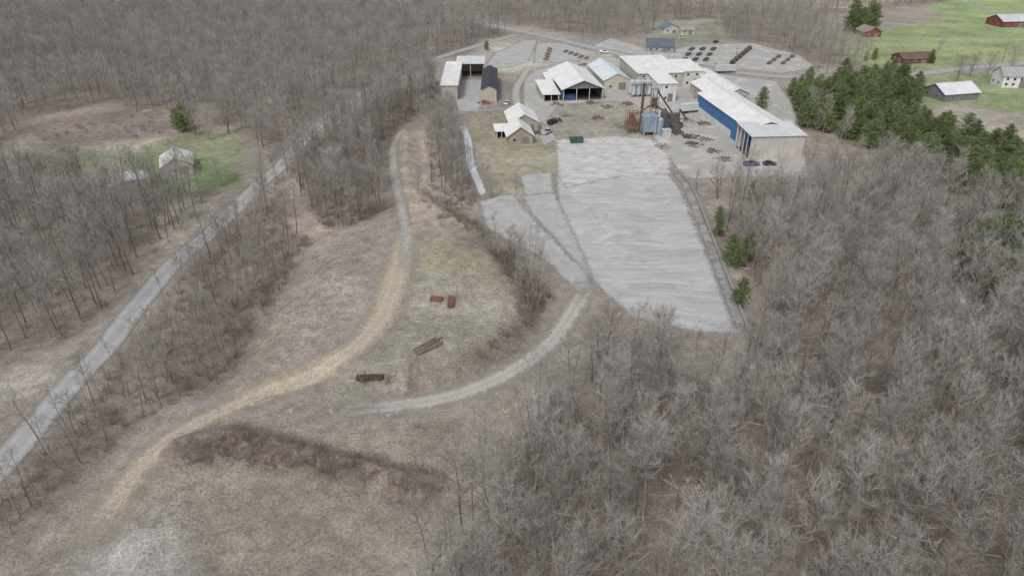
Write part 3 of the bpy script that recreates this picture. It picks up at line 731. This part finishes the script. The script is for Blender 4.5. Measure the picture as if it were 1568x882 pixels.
def trailer(u,v,rot,c=(.6,.6,.6)):
    x,y=W(u,v);E=empty('box_trailer',x,y,rot);mb=MB();mb.box(-6,-1.25,1.1,6,1.25,3.9)
    for k in range(12): mb.box(-5.9+k,-1.29,1.2,-5.84+k,-1.25,3.8)
    mb.obj('box',M('trailer_skin',c,var=.15,streak=True),E);wheels(E,(-5,-3.8),1.1,.5)
    mb=MB();mb.box(3.5,-.8,0,3.7,-.6,1.1);mb.box(3.5,.6,0,3.7,.8,1.1);mb.box(-6,-.6,.8,6,.6,1.1);mb.obj('chassis',M('chassis_black',(.03,.03,.03)),E)
trailer(1062,172,.3);trailer(1108,112,.12,(.5,.5,.5))
# lumber stacks
def stack(name,u,v,rot,L,Wd,layers,c,gap=.12,bw=.25,bh=.2,z=None):
    x,y=W(u,v);E=empty(name,x,y,rot);mb=MB();st=MB();zz=.2;rr=random.Random(int(u*7+v))
    for q in (-.35,.35): st.box(L*q-.1,-Wd/2-.05,0,L*q+.1,Wd/2+.05,.2)
    for l in range(layers):
        yy=-Wd/2
        while yy<Wd/2-bw*.5:
            o=rr.uniform(-.25,.25)*L*.12;mb.box(-L/2+o,yy,zz,L/2+o,yy+bw*.85,zz+bh*.9);yy+=bw+gap*rr.random()
        zz+=bh
        if l%3==2:
            for q in (-.35,.35): st.box(L*q-.06,-Wd/2,zz,L*q+.06,Wd/2,zz+.08)
            zz+=.08
    mb.obj('beams',M(name+'_mat%.2f'%c[0],c,var=.35),E);st.obj('bearers',M('bearer_wood',(.25,.2,.15)),E)
stack('steel_beam_stack',668,460,2.95,2.7,1.7,2,(.25,.125,.09),.25,.28,.25)
stack('steel_beam_stack',690,465,1.60,4.0,1.4,3,(.28,.135,.10),.1,.3,.3)
stack('timber_pile',566,578,.06,5.0,1.1,3,(.12,.075,.055),.3,.26,.24)
x,y=W(658,531);E=empty('pipe_pile',x,y,.75);mb=MB()
for q in range(7):
    o=R.uniform(-.8,.8);yy=q*.42-1.2;mb.tube([(-3+o,yy+R.uniform(-.4,.4),.2),(3+o,yy+R.uniform(-.3,.3),.2+.1*(q%3))],[.12,.12],8)
mb.obj('pipes',M('weathered_pipe',(.24,.18,.15),var=.4),E)
for i in range(9):
    stack('lumber_stack',1048+i*5.5,93-(i%3)*8,math.radians(62),6,2.2,5,(.16,.15,.14))
for i in range(6):
    stack('lumber_stack',1122+i*5,97-i*4.2,math.radians(66),7,2.4,6,(.13,.12,.11))
for i in range(6):
    stack('lumber_stack',1178+i*7,98-(i%3)*5,math.radians(60),5,2,4,(.24,.2,.16))
for i in range(5):
    stack('lumber_stack',866+i*8,80+i*2.6,math.radians(70),5,2,3,(.28,.22,.16))
for i in range(5):
    stack('lumber_stack',836+i*1.5,92-i*4,math.radians(100),5,2,3,(.26,.21,.17))
def scrap(u,v,r=3,n=26,c=(.2,.17,.14)):
    x,y=W(u,v);E=empty('scrap_pile',x,y,0);mb=MB();rr=random.Random(int(u+v*3))
    for k in range(n):
        a=rr.uniform(0,6.3);d=r*rr.random();z=rr.uniform(0,.7*(1-d/r))
        if k%3==0: mb.tube([(math.cos(a)*d,math.sin(a)*d,z),(math.cos(a)*d+rr.uniform(-2,2),math.sin(a)*d+rr.uniform(-2,2),z+rr.uniform(0,.8))],[.1,.1],5)
        else: mb.rbox(math.cos(a)*d,math.sin(a)*d,z-.1,rr.uniform(.5,1.8),rr.uniform(.3,1.0),rr.uniform(.2,.7),a*2)
    mb.obj('debris',M('scrap_mat%.2f'%c[0],c,var=.4),E)
for u,v,c in [(960,160,(.25,.15,.1)),(1040,205,(.14,.13,.12)),(1058,210,(.12,.1,.09)),(1050,185,(.3,.28,.25)),(905,158,(.15,.15,.2)),(852,160,(.2,.2,.2)),(1070,150,(.35,.33,.3)),(948,195,(.3,.27,.22)),(850,185,(.08,.08,.08)),(1000,165,(.25,.13,.08)),(1100,185,(.2,.2,.2)),(820,205,(.2,.15,.1)),(742,158,(.3,.1,.06)),(1080,215,(.3,.27,.22)),(1130,150,(.3,.3,.3)),(895,100,(.3,.25,.2)),(1075,190,(.2,.16,.12)),(1062,222,(.16,.14,.12)),(930,165,(.2,.2,.2)),(1015,225,(.35,.33,.3)),(1090,232,(.2,.18,.16)),(1110,245,(.25,.22,.2)),(870,178,(.3,.28,.25)),(915,182,(.2,.17,.14))]: scrap(u,v,3,26,c)
# retaining wall + fence
FL=catmull(WP([(1038,262),(1058,285),(1083,345),(1112,420),(1148,515)]),2.4)
mb=MB()
for i in range(len(FL)-1):
    a,b_=FL[i],FL[i+1];m_=(a+b_)/2;mb.rbox(m_.x,m_.y,-.1,(b_-a).length-.04,.35,.75,math.atan2(b_.y-a.y,b_.x-a.x))
mb.obj('concrete_barrier_wall',M('barrier_concrete',(.33,.32,.30)))
mb=MB()
for i in range(len(FL)-1):
    a,b_=FL[i]+Vector((.8,0,0)),FL[i+1]+Vector((.8,0,0));mb.tube([(a.x,a.y,-.1),(a.x,a.y,2)],[.04,.04],5)
    for z in (.3,1.1,1.95): mb.tube([(a.x,a.y,z),(b_.x,b_.y,z)],[.02,.02],4,False)
mb.obj('wire_fence',M('fence_steel',(.3,.3,.3)))
# utility poles
m_pole=M('pole_wood',(.2,.16,.12));poles=[]
for u,v in [(640,14),(745,34),(880,62),(985,88),(1110,104),(1250,115),(1385,110),(1520,96),(1075,130),(870,120)]:
    x,y=W(u,v);x+=5;E=empty('utility_pole',x,y,.2);mb=MB();mb.tube([(0,0,-.3),(0,0,10.5)],[.15,.1],8);mb.box(-1.2,-.06,9.6,1.2,.06,9.75)
    for q in (-1.1,0,1.1): mb.tube([(q,0,9.75),(q,0,9.95)],[.04,.04],6)
    mb.obj('pole',m_pole,E);poles.append((x,y))
mb=MB()
for a,b_ in zip(poles[:8],poles[1:8]):
    for o in (-1,1):
        pts=[(a[0]+(b_[0]-a[0])*t+o,a[1]+(b_[1]-a[1])*t,9.9-4*1.6*t*(1-t)) for t in np.linspace(0,1,9)];mb.tube(pts,[.02]*9,3,False)
mb.obj('power_lines',M('wire_black',(.03,.03,.03)))
# ------------------------------------------------------------ vegetation placement
LT=lib('bare_trees',tree_me);LF=lib('far_bare_trees',far_me);LS=lib('saplings',thin_me);LB=lib('brush',shr_me);LP=lib('pines',pine_me);LG=lib('grass_tufts',tuft_me);LL=lib('logs',log_me)
gn_scatter('bare_forest',fill(RF,4.5,.9,5),LT,(.72,1.12))
gn_scatter('sapling_understory',fill(RF,6.5,.7,4),LS,(.6,1.1));gn_scatter('forest_brush',fill(RF,6,.5,8),LB,(.4,.9))
gn_scatter('fallen_logs',fill(RF,8,.7),LL,(.6,1.2),tilt=.02)
gn_scatter('bare_forest',fill(FB,4.9,.88,6),LT,(.72,1.05));gn_scatter('sapling_understory',fill(FB,7,.6),LS,(.6,1.1));gn_scatter('forest_brush',fill(FB,6,.5),LB,(.4,.9));gn_scatter('fallen_logs',fill(FB,9,.7),LL,(.6,1.2),tilt=.02)
gn_scatter('bare_tree_belt',fill(FA,5.0,.8,3),LT,(.5,.85));gn_scatter('sapling_understory',fill(FA,4.2,.75,3),LS,(.4,.9));gn_scatter('forest_brush',fill(FA,2.5,.8,4),LB,(.4,1.0))
gn_scatter('bare_forest',fill(FC,4.6,.9,2),LT,(.75,1.05));gn_scatter('forest_brush',fill(FC,4,.7,2),LB,(.5,1))
gn_scatter('bare_forest',fill(FD,5.8,.92,10),LF,(.75,1.08))
FE=[(655,175),(705,180),(712,230),(725,290),(735,320),(700,325),(660,290),(650,230)]
gn_scatter('bare_tree_belt',fill(FE,4.5,.85,2),LT,(.6,.95));gn_scatter('forest_brush',fill(FE,2.8,.8,2),LB,(.5,1.1))
FF=[(738,380),(790,385),(835,440),(868,480),(850,515),(800,555),(720,588),(640,598),(540,600),(540,590),(640,585),(710,565),(760,535),(790,500),(795,450),(760,410)]
gn_scatter('embankment_brush',fill(FF,1.7,.9,2),LB,(.5,1.1))
FF2=[(745,395),(800,388),(860,445),(880,485),(840,515),(785,480)]
gn_scatter('sapling_thicket',fill(FF2,2.6,.9,1),LS,(.6,1.05))
gn_scatter('ridge_brush',fill([(275,675),(340,655),(440,680),(520,700),(660,730),(650,760),(520,735),(400,715),(280,708)],1.3,.9,1),LB,(.3,.8))
gn_scatter('ridge_brush',fill([(380,650),(440,652),(450,675),(400,672)],1.6,.8,1),LB,(.3,.6))
gn_scatter('ridge_logs',fill([(380,650),(440,652),(450,675),(400,672)],2,.9,1),LL,(.3,.6),tilt=.15)
gn_scatter('ridge_brush',fill([(640,355),(690,342),(750,352),(745,372),(690,362),(645,372)],2,.8,1),LB,(.3,.7))
gn_scatter('sapling_thicket',fill([(590,660),(700,640),(760,640),(720,740),(640,750)],4.5,.55,2),LS,(.3,.6))
gn_scatter('forest_brush',fill([(640,300),(720,310),(740,370),(660,350)],3,.7,2),LB,(.4,.9))
gn_scatter('forest_brush',fill([(40,200),(250,175),(260,205),(90,240)],4.2,.5,2),LB,(.4,.8))
gn_scatter('forest_brush',fill([(475,315),(590,322),(585,355),(500,358)],2.4,.8,2),LB,(.4,.9))
gn_scatter('slash_logs',fill([(480,318),(560,325),(540,345),(490,340)],3,.9,1),LL,(.4,.8),tilt=.08)
gn_scatter('median_brush',fill([(800,318),(812,330),(850,372),(890,425),(880,425),(840,378)],1.8,.5,1),LB,(.15,.35))
gn_scatter('bare_forest',fill(FT,6.6,.88,8),LF,(.7,1.0))
gn_scatter('bare_tree_belt',fill([(1180,82),(1330,60),(1330,112),(1230,110)],7,.7,3),LF,(.5,.8))
gn_scatter('bare_forest',fill([(1440,305),(1500,330),(2300,380),(2300,450),(1600,385)],6,.7),LT,(.45,.7))
gn_scatter('bare_tree_belt',fill([(1500,-25),(2300,-30),(2300,60),(1700,60)],14,.6),LF,(.7,1.0))
gn_scatter('bare_tree_belt',fill([(1240,235),(1330,250),(1390,285),(1300,300),(1245,290)],5.5,.6),LT,(.45,.7))
gn_scatter('pine_grove',fill(PB,4.7,.92,2),LP,(.65,1.05))
gn_scatter('pine_grove',fill([(1115,150),(1150,128),(1200,140),(1205,165),(1150,172)],5,.9),LP,(.7,.95))
gn_scatter('pine_grove',fill([(1300,42),(1340,40),(1340,50),(1300,52)],6,1),LP,(1.2,1.5))
gn_scatter('pine_grove',fill([(1465,425),(1520,395),(1640,440),(1640,490),(1530,465)],4.5,.9),LP,(1.0,1.4))
gn_scatter('bare_tree_belt',fill([(1230,180),(1290,185),(1330,225),(1260,230),(1235,205)],8,.5),LT,(.6,.9))
def put(name,me,u,v,s):
    x,y=W(u,v);o=bpy.data.objects.new(name,me);COL.objects.link(o);o.location=(x,y,h1(x,y));o.scale=(s,s,s);o.rotation_euler=(0,0,R.uniform(0,6))
for u,v,s in [(1132,467,.75),(1116,404,.65),(1142,400,.75),(1128,410,.6),(1150,310,.75),(1172,305,.75),(1190,303,.65),(1100,362,.55),(1100,340,.5),(285,200,.95),(272,196,.8),(278,203,.7),(1338,92,.6),(1325,94,.5),(1424,98,.6),(745,78,.6),(1165,168,.9)]:
    put('pine_tree',R.choice(pine_me),u,v,s)
for u,v,s in [(320,215,.9),(350,205,1),(395,225,.9),(300,208,.8),(90,285,.7),(130,295,.8),(1465,125,.9),(1510,120,.9),(1545,112,1),(1485,118,.8),(745,290,.6),(790,290,.35),(752,305,.5),(700,108,.6),(440,265,.7),(1435,85,.6),(1098,305,.75),(1065,292,.5),(1300,120,.8),(1010,560,.9),(930,545,.85),(660,200,.8),(640,290,.5),(225,290,.7),(340,285,.7)]:
    put('bare_tree',R.choice(wide_me),u,v,s)
TF=[(60,1000),(170,700),(330,600),(470,380),(500,350),(620,350),(740,350),(800,440),(770,540),(560,610),(780,600),(800,660),(650,800),(600,1000)]
p=fill(TF,1.1,.8);n_=fbm(p[:,0],p[:,1],7);p=p[n_>-.05];gn_scatter('dry_grass',p,LG,(.4,1.0),tilt=.1)
print(TOTAL)
# ------------------------------------------------------------ camera, light
cam=bpy.data.cameras.new('camera');co_=bpy.data.objects.new('camera',cam);COL.objects.link(co_)
co_.location=(0,0,H);co_.rotation_euler=(math.radians(60),0,0);cam.sensor_width=36;cam.lens=36*F/1568;cam.clip_end=8000;cam.clip_start=1
scene.camera=co_
w=bpy.data.worlds.new('World');scene.world=w;w.use_nodes=True;nt=w.node_tree;bg=nt.nodes['Background']
sk=nt.nodes.new('ShaderNodeTexSky');sk.sky_type='NISHITA';sk.sun_disc=False;EL=math.radians(52);AZ=math.radians(205)
sk.sun_elevation=EL;sk.sun_rotation=AZ;sk.dust_density=3;sk.air_density=1
hs=nt.nodes.new('ShaderNodeHueSaturation');hs.inputs['Saturation'].default_value=.4
nt.links.new(sk.outputs[0],hs.inputs['Color']);nt.links.new(hs.outputs[0],bg.inputs[0]);bg.inputs[1].default_value=.15
sl=bpy.data.lights.new('sun','SUN');sl.energy=1.5;sl.angle=math.radians(12);sl.color=(1,.97,.93);so=bpy.data.objects.new('sun',sl);COL.objects.link(so)
d=Vector((math.sin(AZ)*math.cos(EL),math.cos(AZ)*math.cos(EL),math.sin(EL)));so.rotation_euler=d.to_track_quat('Z','Y').to_euler();so.location=(0,0,150)
scene.view_settings.view_transform='Standard';scene.view_settings.look='None';scene.view_settings.exposure=0
